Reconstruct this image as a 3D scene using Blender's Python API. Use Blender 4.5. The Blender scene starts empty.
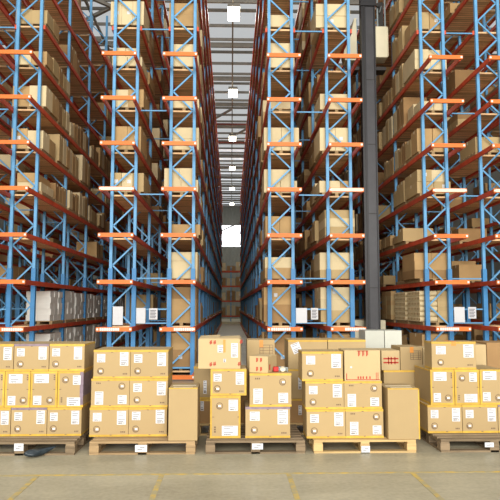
import bpy, math, random
from mathutils import Vector, Matrix
random.seed(11)
sc = bpy.context.scene
COL = sc.collection
# ---------------------------------------------------------------- camera
F = 630.0; CAMZ = 1.7
PITCH = math.radians(5.08); YAW = math.radians(1.73)
cd = bpy.data.cameras.new('camera'); cam = bpy.data.objects.new('camera', cd); COL.objects.link(cam)
cd.sensor_width = 36; cd.lens = F/500*36; cd.clip_end = 300
cam.location = (0, 0, CAMZ); cam.rotation_euler = (math.pi/2+PITCH, 0, -YAW)
sc.camera = cam
# ---------------------------------------------------------------- world, lights, exposure
w = bpy.data.worlds.new('world'); sc.world = w; w.use_nodes = True
w.node_tree.nodes['Background'].inputs[0].default_value = (0.86, 0.92, 1.0, 1)
w.node_tree.nodes['Background'].inputs[1].default_value = 0.62
sc.view_settings.view_transform = 'Standard'; sc.view_settings.look = 'None'
sc.view_settings.gamma = 1; sc.view_settings.use_curve_mapping = False
sc.view_settings.exposure = 0.0
def area(name, loc, rot, sx, sy, power, col):
    l = bpy.data.lights.new(name, 'AREA'); l.shape = 'RECTANGLE'; l.size = sx; l.size_y = sy
    l.energy = power; l.color = col
    o = bpy.data.objects.new(name, l); COL.objects.link(o); o.location = loc; o.rotation_euler = rot
    return o
# daylight coming in through the open loading side behind the viewer
area('dock_daylight', (0.5, -23, 9.0), (math.radians(90), 0, 0), 29, 11, 17500, (1.0, 0.975, 0.945))
# unseen lamp added overhead to light the staging area, standing in for skylights
area('staging_fill_light', (0, 3.5, 14.6), (math.radians(12), 0, 0), 16, 6, 620, (1.0, 0.98, 0.95))

def at(px, py, Y):
    cp, sp, cy, sy = math.cos(PITCH), math.sin(PITCH), math.cos(YAW), math.sin(YAW)
    fw = Vector((sy*cp, cy*cp, sp)); rt = Vector((cy, -sy, 0)); up = rt.cross(fw)
    d = fw*F + rt*(px-250) + up*(250-py)
    return Vector((0, 0, CAMZ)) + d*(Y/d.y)
def proj(p):
    cp, sp, cy, sy = math.cos(PITCH), math.sin(PITCH), math.cos(YAW), math.sin(YAW)
    fw = Vector((sy*cp, cy*cp, sp)); rt = Vector((cy, -sy, 0)); up = rt.cross(fw)
    v = Vector(p)-Vector((0, 0, CAMZ)); z = v.dot(fw)
    return 250+F*v.dot(rt)/z, 250-F*v.dot(up)/z

# ---------------------------------------------------------------- materials
def lin(c): return tuple(((x/255)/12.92 if x/255 <= .04045 else ((x/255+.055)/1.055)**2.4) for x in c)
def mat(name, c, rough=.6, metal=0, var=.12, scale=3.0, bump=0, stretch=None, emit=0, spec=.3):
    m = bpy.data.materials.new(name); m.use_nodes = True
    nt = m.node_tree; N = nt.nodes; L = nt.links; b = N['Principled BSDF']
    b.inputs['Roughness'].default_value = rough; b.inputs['Metallic'].default_value = metal
    b.inputs['Specular IOR Level'].default_value = spec
    c = lin(c)
    tc = N.new('ShaderNodeTexCoord'); mp = N.new('ShaderNodeMapping')
    if stretch: mp.inputs['Scale'].default_value = stretch
    L.new(tc.outputs['Object'], mp.inputs[0])
    no = N.new('ShaderNodeTexNoise'); no.inputs['Scale'].default_value = scale; no.inputs['Detail'].default_value = 6
    L.new(mp.outputs[0], no.inputs['Vector'])
    oi = N.new('ShaderNodeObjectInfo')
    cr = N.new('ShaderNodeValToRGB'); e = cr.color_ramp.elements
    e[0].position = .3; e[1].position = .7
    e[0].color = tuple(x*(1-var) for x in c)+(1,); e[1].color = tuple(min(1, x*(1+var)) for x in c)+(1,)
    L.new(no.outputs[0], cr.inputs[0])
    hs = N.new('ShaderNodeHueSaturation')
    mr = N.new('ShaderNodeMapRange'); mr.inputs['To Min'].default_value = 1-var*.8; mr.inputs['To Max'].default_value = 1+var*.8
    L.new(oi.outputs['Random'], mr.inputs[0]); L.new(mr.outputs[0], hs.inputs['Value'])
    L.new(cr.outputs[0], hs.inputs['Color']); L.new(hs.outputs[0], b.inputs['Base Color'])
    if bump:
        bp = N.new('ShaderNodeBump'); bp.inputs['Strength'].default_value = bump; bp.inputs['Distance'].default_value = .01
        L.new(no.outputs[0], bp.inputs['Height']); L.new(bp.outputs[0], b.inputs['Normal'])
    if emit:
        b.inputs['Emission Color'].default_value = c+(1,); b.inputs['Emission Strength'].default_value = emit
    return m
M = {}
M['card'] = mat('cardboard', (184, 158, 112), .75, var=.07, scale=2)
M['card2'] = mat('cardboard_pale', (214, 194, 152), .75, var=.08, scale=2)
M['card3'] = mat('cardboard_brown', (158, 124, 82), .8, var=.12, scale=2)
M['card4'] = mat('cardboard_tan', (184, 150, 102), .8, var=.12, scale=2)
M['front_card'] = mat('dimmed_front_cardboard', (174, 149, 106), .75, var=.06, scale=2)  # front copies, this and the pale one, darkened to offset strong front light
M['front_pale'] = mat('dimmed_front_pale', (192, 168, 124), .75, var=.06, scale=2)
M['white_card'] = mat('white_board', (226, 224, 216), .7, var=.1)
M['grey_pack'] = mat('grey_pack', (222, 220, 212), .6, var=.05, scale=3)
M['tape'] = mat('yellow_tape', (200, 160, 62), .45, var=.14, scale=14)
M['clear_tape'] = mat('clear_tape', (232, 220, 190), .3, var=.06, scale=9)
M['brown_tape'] = mat('amber_tape', (205, 135, 60), .4, var=.1, scale=9)
M['purple_tape'] = mat('purple_tape', (136, 118, 128), .4, var=.2, scale=18)
M['label'] = mat('label_paper', (212, 212, 212), .6, var=.02)
M['ink'] = mat('ink', (110, 108, 114), .7, var=.1)
M['dark_ink'] = mat('dark_ink', (118, 98, 76), .7, var=.1)
M['red_ink'] = mat('red_ink', (176, 60, 44), .7, var=.15, scale=20)
M['blue'] = mat('blue_paint', (98, 156, 198), .45, var=.1, scale=4)
M['blue2'] = mat('blue_guard_dimmed', (66, 132, 184), .45, var=.1, scale=4)  # post blue darkened: the dimmer light low on the racks is painted in
M['orange'] = mat('orange_paint', (222, 118, 50), .5, var=.08, scale=5)
M['red'] = mat('shaded_beam_orange', (204, 82, 52), .5, var=.15, scale=5)  # orange beam paint taken deeper: the shade on the beams is in the colour
M['peach'] = mat('pale_strip', (244, 214, 190), .5, var=.06)
M['sticker'] = mat('sticker', (236, 232, 224), .5, var=.04)
M['wood'] = mat('pallet_wood', (158, 132, 96), .85, var=.25, scale=6, stretch=(.6, 6, 6), bump=.3)
M['wood_grey'] = mat('weathered_wood', (128, 110, 86), .9, var=.28, scale=6, stretch=(.6, 6, 6), bump=.3)
M['wood_new'] = mat('new_wood', (196, 166, 114), .8, var=.16, scale=6, stretch=(.6, 6, 6), bump=.3)
M['mast'] = mat('black_mast', (38, 37, 38), .4, var=.15, scale=3)
M['mast_face'] = mat('grey_mast', (66, 65, 67), .4, var=.12, scale=3)
M['cab'] = mat('beige_panel', (214, 206, 176), .5, var=.05)
M['dark'] = mat('dark_metal', (46, 42, 38), .5, var=.2)
M['steel'] = mat('roof_steel', (132, 127, 118), .6, var=.1)
M['rod'] = mat('red_steel', (120, 60, 50), .6, var=.1)
M['navy'] = mat('navy_film', (52, 62, 68), .35, var=.4, scale=30, bump=.6)
M['redplastic'] = mat('red_plastic', (190, 40, 36), .4, var=.08)
M['greymetal'] = mat('grey_metal', (140, 150, 150), .35, metal=.6, var=.1)
M['lamp'] = mat('lamp_lens', (255, 246, 222), .5, var=0, emit=14)
M['sky'] = mat('roof_light_panel', (236, 242, 250), .5, var=0, emit=.75)
M['window'] = mat('daylit_window', (244, 248, 255), .4, var=0, emit=3.0)
M['glass_wrap'] = mat('stretch_wrap', (190, 190, 176), .3, var=.08)

def plank_mat(name, c, pitch):
    m = mat(name, c, .85, var=.2, scale=3, stretch=(.8, 5, 1))
    nt = m.node_tree; N = nt.nodes; L = nt.links; b = N['Principled BSDF']
    src = b.inputs['Base Color'].links[0].from_socket
    tc = N.new('ShaderNodeTexCoord'); sx = N.new('ShaderNodeSeparateXYZ'); L.new(tc.outputs['Object'], sx.inputs[0])
    dv = N.new('ShaderNodeMath'); dv.operation = 'DIVIDE'; dv.inputs[1].default_value = pitch; L.new(sx.outputs['Y'], dv.inputs[0])
    fl = N.new('ShaderNodeMath'); fl.operation = 'FLOOR'; L.new(dv.outputs[0], fl.inputs[0])
    fr = N.new('ShaderNodeMath'); fr.operation = 'FRACT'; L.new(dv.outputs[0], fr.inputs[0])
    wn = N.new('ShaderNodeTexWhiteNoise'); wn.noise_dimensions = '1D'; L.new(fl.outputs[0], wn.inputs['W'])
    mr = N.new('ShaderNodeMapRange'); mr.inputs['To Min'].default_value = .72; mr.inputs['To Max'].default_value = 1.12; L.new(wn.outputs['Value'], mr.inputs[0])
    lt = N.new('ShaderNodeMath'); lt.operation = 'GREATER_THAN'; lt.inputs[1].default_value = .12; L.new(fr.outputs[0], lt.inputs[0])
    m2 = N.new('ShaderNodeMapRange'); m2.inputs['To Min'].default_value = .3; m2.inputs['To Max'].default_value = 1; L.new(lt.outputs[0], m2.inputs[0])
    mu = N.new('ShaderNodeMath'); mu.operation = 'MULTIPLY'; L.new(mr.outputs[0], mu.inputs[0]); L.new(m2.outputs[0], mu.inputs[1])
    mx = N.new('ShaderNodeVectorMath'); mx.operation = 'SCALE'; L.new(src, mx.inputs[0]); L.new(mu.outputs[0], mx.inputs['Scale'])
    L.new(mx.outputs[0], b.inputs['Base Color'])
    return m
M['deck'] = plank_mat('deck_planks', (242, 196, 148), .13)

def floor_mat():
    m = bpy.data.materials.new('concrete'); m.use_nodes = True
    nt = m.node_tree; N = nt.nodes; L = nt.links; b = N['Principled BSDF']; b.inputs['Roughness'].default_value = .42
    b.inputs['Specular IOR Level'].default_value = .35
    tc = N.new('ShaderNodeTexCoord')
    n1 = N.new('ShaderNodeTexNoise'); n1.inputs['Scale'].default_value = .9; n1.inputs['Detail'].default_value = 8; n1.inputs['Roughness'].default_value = .65
    mp = N.new('ShaderNodeMapping'); mp.inputs['Scale'].default_value = (.6, 1.6, 1); L.new(tc.outputs['Object'], mp.inputs[0]); L.new(mp.outputs[0], n1.inputs['Vector'])
    n2 = N.new('ShaderNodeTexNoise'); n2.inputs['Scale'].default_value = 22; n2.inputs['Detail'].default_value = 5; L.new(tc.outputs['Object'], n2.inputs['Vector'])
    ad = N.new('ShaderNodeMix'); ad.data_type = 'FLOAT'; ad.inputs[0].default_value = .35
    L.new(n1.outputs[0], ad.inputs[2]); L.new(n2.outputs[0], ad.inputs[3])
    cr = N.new('ShaderNodeValToRGB'); e = cr.color_ramp.elements; e[0].position = .3; e[1].position = .68
    e[0].color = lin((140, 132, 110))+(1,); e[1].color = lin((186, 178, 152))+(1,)
    L.new(ad.outputs[0], cr.inputs[0]); L.new(cr.outputs[0], b.inputs['Base Color'])
    return m
M['floor'] = floor_mat()
def paint_mat():
    m = bpy.data.materials.new('worn_yellow_paint'); m.use_nodes = True
    nt = m.node_tree; N = nt.nodes; L = nt.links; b = N['Principled BSDF']; b.inputs['Roughness'].default_value = .5
    tc = N.new('ShaderNodeTexCoord'); n1 = N.new('ShaderNodeTexNoise'); n1.inputs['Scale'].default_value = 9; n1.inputs['Detail'].default_value = 8
    L.new(tc.outputs['Object'], n1.inputs['Vector'])
    cr = N.new('ShaderNodeValToRGB'); e = cr.color_ramp.elements; e[0].position = .42; e[1].position = .62
    e[0].color = lin((166, 154, 118))+(1,); e[1].color = lin((200, 170, 82))+(1,)
    L.new(n1.outputs[0], cr.inputs[0]); L.new(cr.outputs[0], b.inputs['Base Color'])
    return m
M['yellow'] = paint_mat()
def corr_mat(name, c, pitch, axis='X', depth=.5):
    m = mat(name, c, .6, var=.06)
    nt = m.node_tree; N = nt.nodes; L = nt.links; b = N['Principled BSDF']
    tc = N.new('ShaderNodeTexCoord'); wv = N.new('ShaderNodeTexWave'); wv.bands_direction = axis
    wv.inputs['Scale'].default_value = .314/pitch; L.new(tc.outputs['Object'], wv.inputs['Vector'])
    bp = N.new('ShaderNodeBump'); bp.inputs['Strength'].default_value = depth; bp.inputs['Distance'].default_value = .06
    L.new(wv.outputs['Fac'], bp.inputs['Height']); L.new(bp.outputs[0], b.inputs['Normal'])
    return m
M['roof'] = corr_mat('roof_sheet', (206, 202, 190), .35)
def translucent(m, c, f):
    nt = m.node_tree; N = nt.nodes; L = nt.links
    t = N.new('ShaderNodeBsdfTranslucent'); t.inputs[0].default_value = lin(c)+(1,)
    mx = N.new('ShaderNodeMixShader'); mx.inputs[0].default_value = f
    L.new(N['Principled BSDF'].outputs[0], mx.inputs[1]); L.new(t.outputs[0], mx.inputs[2])
    L.new(mx.outputs[0], N['Material Output'].inputs[0])
translucent(M['roof'], (254, 250, 242), .97)
M['wall'] = corr_mat('wall_sheet', (140, 140, 132), .5)

# ---------------------------------------------------------------- mesh helpers
class MB:
    def __init__(s): s.v = []; s.f = []; s.mi = []; s.m = []
    def slot(s, m):
        if m not in s.m: s.m.append(m)
        return s.m.index(m)
    def box(s, x0, x1, y0, y1, z0, z1, m):
        n = len(s.v); k = s.slot(m)
        s.v += [(x0,y0,z0),(x1,y0,z0),(x1,y1,z0),(x0,y1,z0),(x0,y0,z1),(x1,y0,z1),(x1,y1,z1),(x0,y1,z1)]
        for q in ((0,3,2,1),(4,5,6,7),(0,1,5,4),(1,2,6,5),(2,3,7,6),(3,0,4,7)):
            s.f.append(tuple(n+i for i in q)); s.mi.append(k)
    def bar(s, a, b, w, h, m):
        a = Vector(a); b = Vector(b); d = (b-a).normalized()
        ref = Vector((0,1,0)) if abs(d.y) < .9 else Vector((0,0,1))
        u = d.cross(ref).normalized()*w/2; t = d.cross(u).normalized()*h/2
        n = len(s.v); k = s.slot(m)
        for p in (a, b):
            for q in (-u-t, u-t, u+t, -u+t): s.v.append(tuple(p+q))
        for q in ((3,2,1,0),(4,5,6,7),(0,1,5,4),(1,2,6,5),(2,3,7,6),(3,0,4,7)):
            s.f.append(tuple(n+i for i in q)); s.mi.append(k)
    def ring(s, c, r0, r1, y0, y1, m, n=20):      # annulus in the XZ plane
        k = s.slot(m); b = len(s.v)
        for i in range(n):
            a = 2*math.pi*i/n; ca, sa = math.cos(a), math.sin(a)
            for r, y in ((r0, y0), (r1, y0), (r1, y1), (r0, y1)): s.v.append((c[0]+r*ca, y, c[1]+r*sa))
        for i in range(n):
            j = (i+1) % n
            for q in range(4):
                s.f.append((b+4*i+q, b+4*j+q, b+4*j+(q+1)%4, b+4*i+(q+1)%4)); s.mi.append(k)
    def cyl(s, a, b, r0, r1, m, n=16):
        a = Vector(a); b = Vector(b); d = (b-a).normalized()
        ref = Vector((0,0,1)) if abs(d.z) < .9 else Vector((1,0,0))
        u = d.cross(ref).normalized(); t = d.cross(u).normalized(); k = s.slot(m); bs = len(s.v)
        for p, r in ((a, r0), (b, r1)):
            for i in range(n):
                g = 2*math.pi*i/n; s.v.append(tuple(p+u*r*math.cos(g)+t*r*math.sin(g)))
        for i in range(n):
            j = (i+1) % n; s.f.append((bs+i, bs+j, bs+n+j, bs+n+i)); s.mi.append(k)
        s.f.append(tuple(bs+i for i in range(n))[::-1]); s.mi.append(k)
        s.f.append(tuple(bs+n+i for i in range(n))); s.mi.append(k)
    def mesh(s, name):
        me = bpy.data.meshes.new(name); me.from_pydata(s.v, [], s.f); me.validate()
        for m in s.m: me.materials.append(M[m])
        me.polygons.foreach_set('material_index', s.mi[:len(me.polygons)]); me.update()
        return me
    def build(s, name, parent=None, loc=None):
        return put(name, s.mesh(name), parent, loc)
def put(name, me, parent=None, loc=None):
    o = bpy.data.objects.new(name, me); COL.objects.link(o)
    if parent: o.parent = parent
    if loc is not None: o.location = loc
    return o
def tag(o, label=None, cat=None, group=None, kind=None):
    if label: o['label'] = label
    if cat: o['category'] = cat
    if group: o['group'] = group
    if kind: o['kind'] = kind
    return o
def empty(name, loc, rz=0):
    o = bpy.data.objects.new(name, None); COL.objects.link(o); o.location = loc; o.rotation_euler.z = rz
    o.empty_display_size = .1
    return o
def bevel(o, wd=.006):
    md = o.modifiers.new('bevel', 'BEVEL'); md.width = wd; md.segments = 2; md.limit_method = 'ANGLE'

# ---------------------------------------------------------------- building shell
XL, XR, YN, YB, ZR = -15.5, 15.5, -24.0, 86.0, 15.4
b = MB(); b.box(XL, XR, YN, YB, -.2, 0, 'floor'); tag(b.build('floor'), kind='structure')
b = MB(); b.v += [(XL,YN,ZR),(XR,YN,ZR),(XR,YB,ZR),(XL,YB,ZR)]; b.f.append((3,2,1,0)); b.mi.append(b.slot('roof')); tag(b.build('ceiling'), kind='structure')
b = MB(); b.box(XL-.2, XL, YN, YB, 0, ZR, 'wall'); tag(b.build('wall_left'), kind='structure')
b = MB(); b.box(XR, XR+.2, YN, YB, 0, ZR, 'wall'); tag(b.build('wall_right'), kind='structure')
b = MB(); b.box(XL, XR, YN-.2, YN, 0, ZR, 'wall'); tag(b.build('wall_front'), kind='structure')
b = MB()
wz0, wz1, wx0, wx1 = at(231, 246.6, YB).z, at(231, 225.4, YB).z, -3.6, 4.4
b.box(XL, wx0, YB, YB+.2, 0, ZR, 'wall'); b.box(wx1, XR, YB, YB+.2, 0, ZR, 'wall')
b.box(wx0, wx1, YB, YB+.2, 0, wz0, 'wall'); b.box(wx0, wx1, YB, YB+.2, wz1, ZR, 'wall')
tag(b.build('wall_back'), kind='structure')
b = MB(); b.box(wx0, wx1, YB+.08, YB+.12, wz0, wz1, 'window'); wn = tag(b.build('window_1'), kind='structure')
b = MB(); zm = (wz0+wz1)/2
b.box(wx0, wx1, YB-.02, YB+.08, zm-.05, zm+.05, 'steel')
for k in range(5):
    x = wx0+(wx1-wx0)*k/4; b.box(x-.04, x+.04, YB-.0, YB+.08, wz0, wz1, 'steel')
b.build('window_frame', wn)
# purlins, rafters, bracing of the roof
b = MB(); y = .86
while y < YB: b.box(XL, XR, y-.035, y+.035, ZR-.15, ZR-.01, 'steel'); y += 1.6
tag(b.build('trim_1'), kind='structure')
b = MB(); y = 2.7
while y < YB: b.box(XL, XR, y-.06, y+.06, ZR-.40, ZR-.16, 'steel'); y += 4.8
tag(b.build('trim_2'), kind='structure')
b = MB()
for x in (.05, -8.0, 8.0): b.box(x-.035, x+.035, 5, 85, ZR-.72, ZR-.64, 'steel')
b.box(1.62, 1.70, 20, 60, ZR-.9, ZR-.82, 'steel')
for xs in ((-1.3, 1.1),):
    b.bar((xs[0]-.6, 44, ZR-.8), (.0, 40.5, ZR-.8), .12, .12, 'steel')
    b.bar((.4, 46.5, ZR-.8), (2.3, 42.8, ZR-.8), .12, .12, 'steel')
for y0 in (24, 29, 34):
    b.bar((-7.5, y0, ZR-.75), (-5.2, y0+2.5, ZR-.75), .14, .14, 'steel')
    b.bar((-5.2, y0+2.5, ZR-.75), (-7.9, y0+5, ZR-.75), .14, .14, 'steel')
    b.bar((-6.2, y0, ZR-.8), (-6.2, y0+5, ZR-.8), .1, .1, 'steel')
b.bar((-2, YB-.4, 11.6), (3.5, YB-.4, 14.2), .16, .16, 'steel')
b.box(-12, 12, YB-.3, YB-.1, 5.3, 5.45, 'steel')
tag(b.build('trim_3'), kind='structure')
b = MB()
for y in (44.2, 49.3): b.box(XL, XR, y-.06, y+.06, ZR-.78, ZR-.66, 'rod')
tag(b.build('trim_4'), kind='structure')
# translucent roof lights
n = 2; y = .86+1.6*31
while y < 84:
    b = MB(); b.box(-4.5, 4.5, y+.2, y+1.4, ZR-.012, ZR-.002, 'sky'); tag(b.build('window_%d' % n), kind='structure'); n += 1; y += 3.2
# yellow floor lines
yl = 6.58; n = 5
b = MB(); b.box(-7, 8, yl-.025, yl+.025, .001, .003, 'yellow'); tag(b.build('trim_%d' % n), kind='structure')
for px in (38, 162, 288.5, 412):
    n += 1; x = at(px, 473.5, yl).x
    b = MB(); b.box(x-.025, x+.025, 1.5, yl-.03, .001, .003, 'yellow'); tag(b.build('trim_%d' % n), kind='structure')

# ---------------------------------------------------------------- pallet racks
YF = 15.6; BAY = 2.7; NB = 17; LV = 1.086; Z0 = .13; NL = 12; HT = 12.9
zl = lambda k: Z0+LV*k
def one(fn, name):
    b = MB(); fn(b); return b.mesh(name)
def f_post(b):
    b.box(-.036, .036, -.042, .042, .012, HT, 'blue'); b.box(-.08, .08, -.08, .08, 0, .012, 'blue')
me_post = one(f_post, 'upright_post')
def f_guard(b): b.box(-.052, .052, -.06, .055, .012, 2.62, 'blue2')
me_guard = one(f_guard, 'post_guard')
def mk_brace(flip):
    def f(b):
        z = .25; s = flip
        b.bar((-.25, 0, .2), (.25, 0, .2), .04, .03, 'blue')
        while z < HT-.5:
            b.bar((-.25*s, 0, z), (.25*s, 0, z+.49), .038, .025, 'blue'); z += .49; s = -s
    return one(f, 'lattice_brace')
me_brace = [mk_brace(1), mk_brace(-1)]
me_beam = one(lambda b: (b.box(-.025, .025, 0, BAY-.01, -.11, 0, 'red')), 'shelf_beam')
me_beam0 = one(lambda b: (b.box(-.025, .025, -.96, BAY-.01, -.11, 0, 'red')), 'shelf_beam')
me_deck = one(lambda b: (b.box(-.332, .332, .055, BAY-.055, -.045, -.005, 'deck')), 'shelf_deck')
def f_end(b):
    b.box(-.41, .41, -.03, .03, -.095, .0, 'orange')
me_end = one(f_end, 'end_beam')
me_tab = one(lambda b: b.box(-.022, .022, -.036, -.031, -.07, -.025, 'sticker'), 'bar_sticker')
me_strip = one(lambda b: [b.box(-.2+.05*i, -.158+.05*i, -.036, -.031, -.08, -.015, 'sticker') for i in range(9)], 'barcode_strip')
me_pale = one(lambda b: b.box(-.36, .36, -.036, -.031, -.085, -.01, 'peach'), 'pale_bar_strip')  # pale strip over the face of some end beams
me_gap = one(lambda b: b.box(-.44, .44, -.015, .015, -.015, .015, 'blue'), 'spacer_bar')
RX = {'F2': -9.15, 'E1': 9.12, 'D1': -6.68, 'D2': -5.12, 'A1': -2.67, 'A2': -1.225, 'B1': 1.25, 'B2': 2.715, 'C1': 5.17, 'C2': 6.63}
RNAME = {'F2': 'outermost rack on the left', 'E1': 'outermost rack on the right', 'D1': "far left rack", 'D2': "left aisle's left rack", 'A1': "left aisle's right rack", 'A2': "central aisle's left rack",
         'B1': "central aisle's right rack", 'B2': "right aisle's left rack", 'C1': "right aisle's right rack", 'C2': "far right rack"}
RLAB = {'F2': 'blue and orange pallet rack glimpsed beyond the two left racks', 'E1': 'blue and orange pallet rack glimpsed beyond the right-edge rack',
        'D1': 'tall blue and orange pallet rack furthest left, behind another rack',
        'D2': 'tall blue and orange pallet rack at the left edge with pale packs low down',
        'A1': 'tall blue and orange pallet rack on the right of the left aisle',
        'A2': 'tall blue and orange pallet rack bordering the central aisle on its left',
        'B1': 'tall blue and orange pallet rack bordering the central aisle on its right',
        'B2': 'tall blue and orange pallet rack just left of the black lift mast',
        'C1': 'tall blue and orange pallet rack bordering the right aisle on its far side',
        'C2': 'tall blue and orange pallet rack cut off by the right edge of the photo'}
for rk, cx in RX.items():
    r = tag(empty('pallet_rack', (cx, YF, 0)), RLAB[rk], 'rack', 'pallet racks either side of the aisles')
    for k in range(NB+1):
        for s in (-.29, .29):
            p = put('upright_post', me_post, r, (s, k*BAY, 0))
            if k < 4: put('post_guard', me_guard, p, (0, 0, 0))
        put('lattice_brace', me_brace[(k+(rk[1] == '1')) % 2], r, (0, k*BAY, 0))
    nl = 11 if rk in ('D1', 'D2', 'F2') else NL
    for l in range(nl):
        for s in (-.36, .36):
            for k in range(3): put('shelf_beam', me_beam0 if k == 0 and l < 8 else me_beam, r, (s, k*BAY, zl(l)))
        for k in range(3): put('shelf_deck', me_deck, r, (0, k*BAY, zl(l)))
        if l > 7: continue
        e = put('end_beam', me_end, r, (0, -1.0, zl(l)))
        for s in (-.375, .375): put('bar_sticker', me_tab, e, (s, 0, 0))
        if l == 1: put('barcode_strip', me_strip, e, (.12 if rk[1] == '2' else -.12, 0, 0))
        if (rk, l) in (('A1', 4), ('C1', 4), ('B2', 4), ('C2', 4)): put('pale_bar_strip', me_pale, e, (0, 0, 0))
    bb = MB(); dd = MB()
    for l in range(nl):
        for s in (-.36, .36): bb.box(s-.025, s+.025, 3*BAY, NB*BAY, zl(l)-.11, zl(l), 'red')
        for k in range(3, NB): dd.box(-.332, .332, k*BAY+.055, (k+1)*BAY-.055, zl(l)-.045, zl(l)-.005, 'deck')
    tag(bb.build('shelf_beam', r), kind='stuff'); tag(dd.build('shelf_deck', r), kind='stuff')
    if rk in ('A1', 'B1', 'C1', 'D1'):
        nx = {'A1': 'A2', 'B1': 'B2', 'C1': 'C2', 'D1': 'D2'}[rk]; gx = (RX[nx]-cx)/2
        for z in (1.28, 1.62, 2.38, 4.48, 6.62, 8.75, 10.9):
            for k in range(0, 4, 1): put('spacer_bar', me_gap, r, (gx, k*BAY+.03, z))

# ---------------------------------------------------------------- goods on the racks
def f_rp(b):
    for i in range(3): b.box(-.37+.33*i, -.29+.33*i, 0, 1.15, 0, .07, 'wood')
    for i in range(6): b.box(-.37, .37, i*.21, i*.21+.12, .07, .09, 'wood')
me_rp = one(f_rp, 'rack_pallet')
PH = .09
goods = []      # (score, rack, level, loadidx, x0,x1,y0,y1,z0,z1, mat, kind, posname)
pallets = []
def score(rk, x, y, z, w_, h_, d_):
    px, py = proj((x, y, z))
    if px < -6 or px > 506 or py < -10 or py > 380: return 0
    side = abs(x)/y*d_
    hide = 1.0
    return (w_*.6+side)*h_/y/y
def load(rk, l, i, rows, cols, hfrac, deps=1, mats=('card2',), kind='carton', wd=.74, sh=0, taper=0):
    cx = RX[rk]; y0 = YF+BAY*(i//2)+(.10 if i % 2 == 0 else 1.42); z0 = zl(l)
    dz = 1.14
    pallets.append((score(rk, cx, y0, z0, .7, .09, 1), rk, l, i, cx+sh*.5, y0, z0))
    z0 += PH; H = hfrac*(.86 if l < 2 else .66)
    top = rows-1
    for r in range(rows):
        cc = cols if isinstance(cols, int) else cols[r]
        ww = wd-(taper if r == top and rows > 1 else 0)
        for c in range(cc):
            for d in range(deps):
                x0 = cx-wd/2+sh+ww*c/cc+.004; x1 = cx-wd/2+sh+ww*(c+1)/cc-.004
                ya = y0+dz*d/deps+.006+random.uniform(0, .045); yb = y0+dz*(d+1)/deps-.003
                za = z0+H*r/rows; zb = z0+H*(r+1)/rows-.0005
                if kind == 'pack': jx = random.uniform(-.02, .02); x0 += jx; x1 += jx-.02
                if deps > 1 and r == top and rows == 1: zb -= random.uniform(0, .2)
                vv = {1: ('',), 2: ('bottom', 'top'), 3: ('bottom', 'middle', 'top')}.get(rows) or ['bottom']+['layer %d' % (q+1) for q in range(1, rows-1)]+['top']
                hh = {1: ('',), 2: ('left', 'right'), 3: ('left', 'centre', 'right')}[cc]
                dn = '' if deps == 1 else ('foremost ', 'second ', 'third ', 'rearmost ')[d] if deps == 4 else ('front ', 'rear ')[d] if deps == 2 else ('front ', 'middle ', 'rear ')[d]
                pos = (dn+vv[r]+' '+hh[c]).strip()
                goods.append((score(rk, (x0+x1)/2, ya, (za+zb)/2, x1-x0, zb-za, yb-ya), rk, l, i, x0, x1, ya, yb, za, zb, random.choice(mats), kind, pos))
cm = ('card2', 'card', 'card4'); br = ('card3', 'card4')
FR = {  # front loads read from the photograph: rack -> level -> (rows, cols, height, mats, width, shift)
 'D2': {7: (1,2,.7,cm,.8,.02), 8: (1,2,.8,cm,.8,0), 6: (1,2,.95,cm,.86,0), 5: (1,2,.8,cm,.8,-.02), 4: (2,1,.7,cm,.6,.06)},
 'A1': {4: (1,3,.72,cm,.84,.05), 5: (1,2,.9,cm,.7,.03), 6: (1,2,.7,cm,.8,.04), 7: (2,2,.72,('card2',),.76,.0), 8: (1,3,.95,('card2',),.86,-.02), 9: (2,1,.8,cm,.7,0), 10: (1,2,.8,cm,.7,0)},
 'A2': {0: (2,1,.95,br,.72,0), 1: (3,1,1.0,('card4','card3'),.74,.0), 2: (3,1,.98,('card','card2'),.74,.02), 3: (1,1,.4,('card4',),.74,.08), 4: (2,2,.92,('card2',),.86,-.04), 5: (2,1,.86,('card2',),.74,.03), 6: (1,2,.34,('card2',),.72,.04), 7: (2,(1,2),.9,('card2',),.72,.02), 8: (2,1,.9,cm,.74,-.02), 9: (1,2,.8,cm,.7,0)},
 'B1': {0: (2,1,.9,br,.74,0), 1: (2,1,1.0,br,.78,-.04), 2: (2,1,.8,cm,.74,-.03), 3: (1,2,.72,('card4',),.72,-.03), 4: (2,(2,1),.9,('card2',),.84,.0), 5: (2,2,.9,('card2',),.9,.03), 7: (2,1,.98,('card2',),.7,.03), 8: (1,1,.5,('card2',),.5,.0), 9: (2,1,.8,cm,.7,0)},
 'B2': {0: (2,1,.9,br,.74,0), 1: (3,1,1.0,cm,.8,-.08), 2: (3,1,.98,('card2','card'),.86,-.06), 3: (3,1,.98,('card2','card'),.76,.03), 4: (1,3,.46,cm,.8,-.08), 5: (1,2,.9,('card2',),.8,-.06), 6: (1,1,.62,('card2',),.8,-.04), 8: (2,1,.95,('card2',),.9,-.08), 9: (1,2,.8,cm,.7,0)},
 'C1': {0: (2,1,.9,br,.8,0), 2: (3,2,.98,br,.9,-.1), 4: (2,2,.92,('card2','card'),.86,.0), 5: (1,2,.95,('card4','card'),.8,.0), 6: (1,2,.6,('card2',),.72,.05), 7: (2,2,.8,('card2',),.84,-.0), 8: (1,2,.7,cm,.7,0), 9: (1,2,.7,cm,.7,0)},
 'C2': {5: (1,1,.6,cm,.7,0), 9: (1,2,.8,cm,.7,0)},
 'D1': {6: (1,2,.6,cm,.7,0), 3: (1,2,.6,cm,.7,0)},
}
LO_ = ['front', 'second']
EMPTYP = {('B1', 6)}
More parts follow.
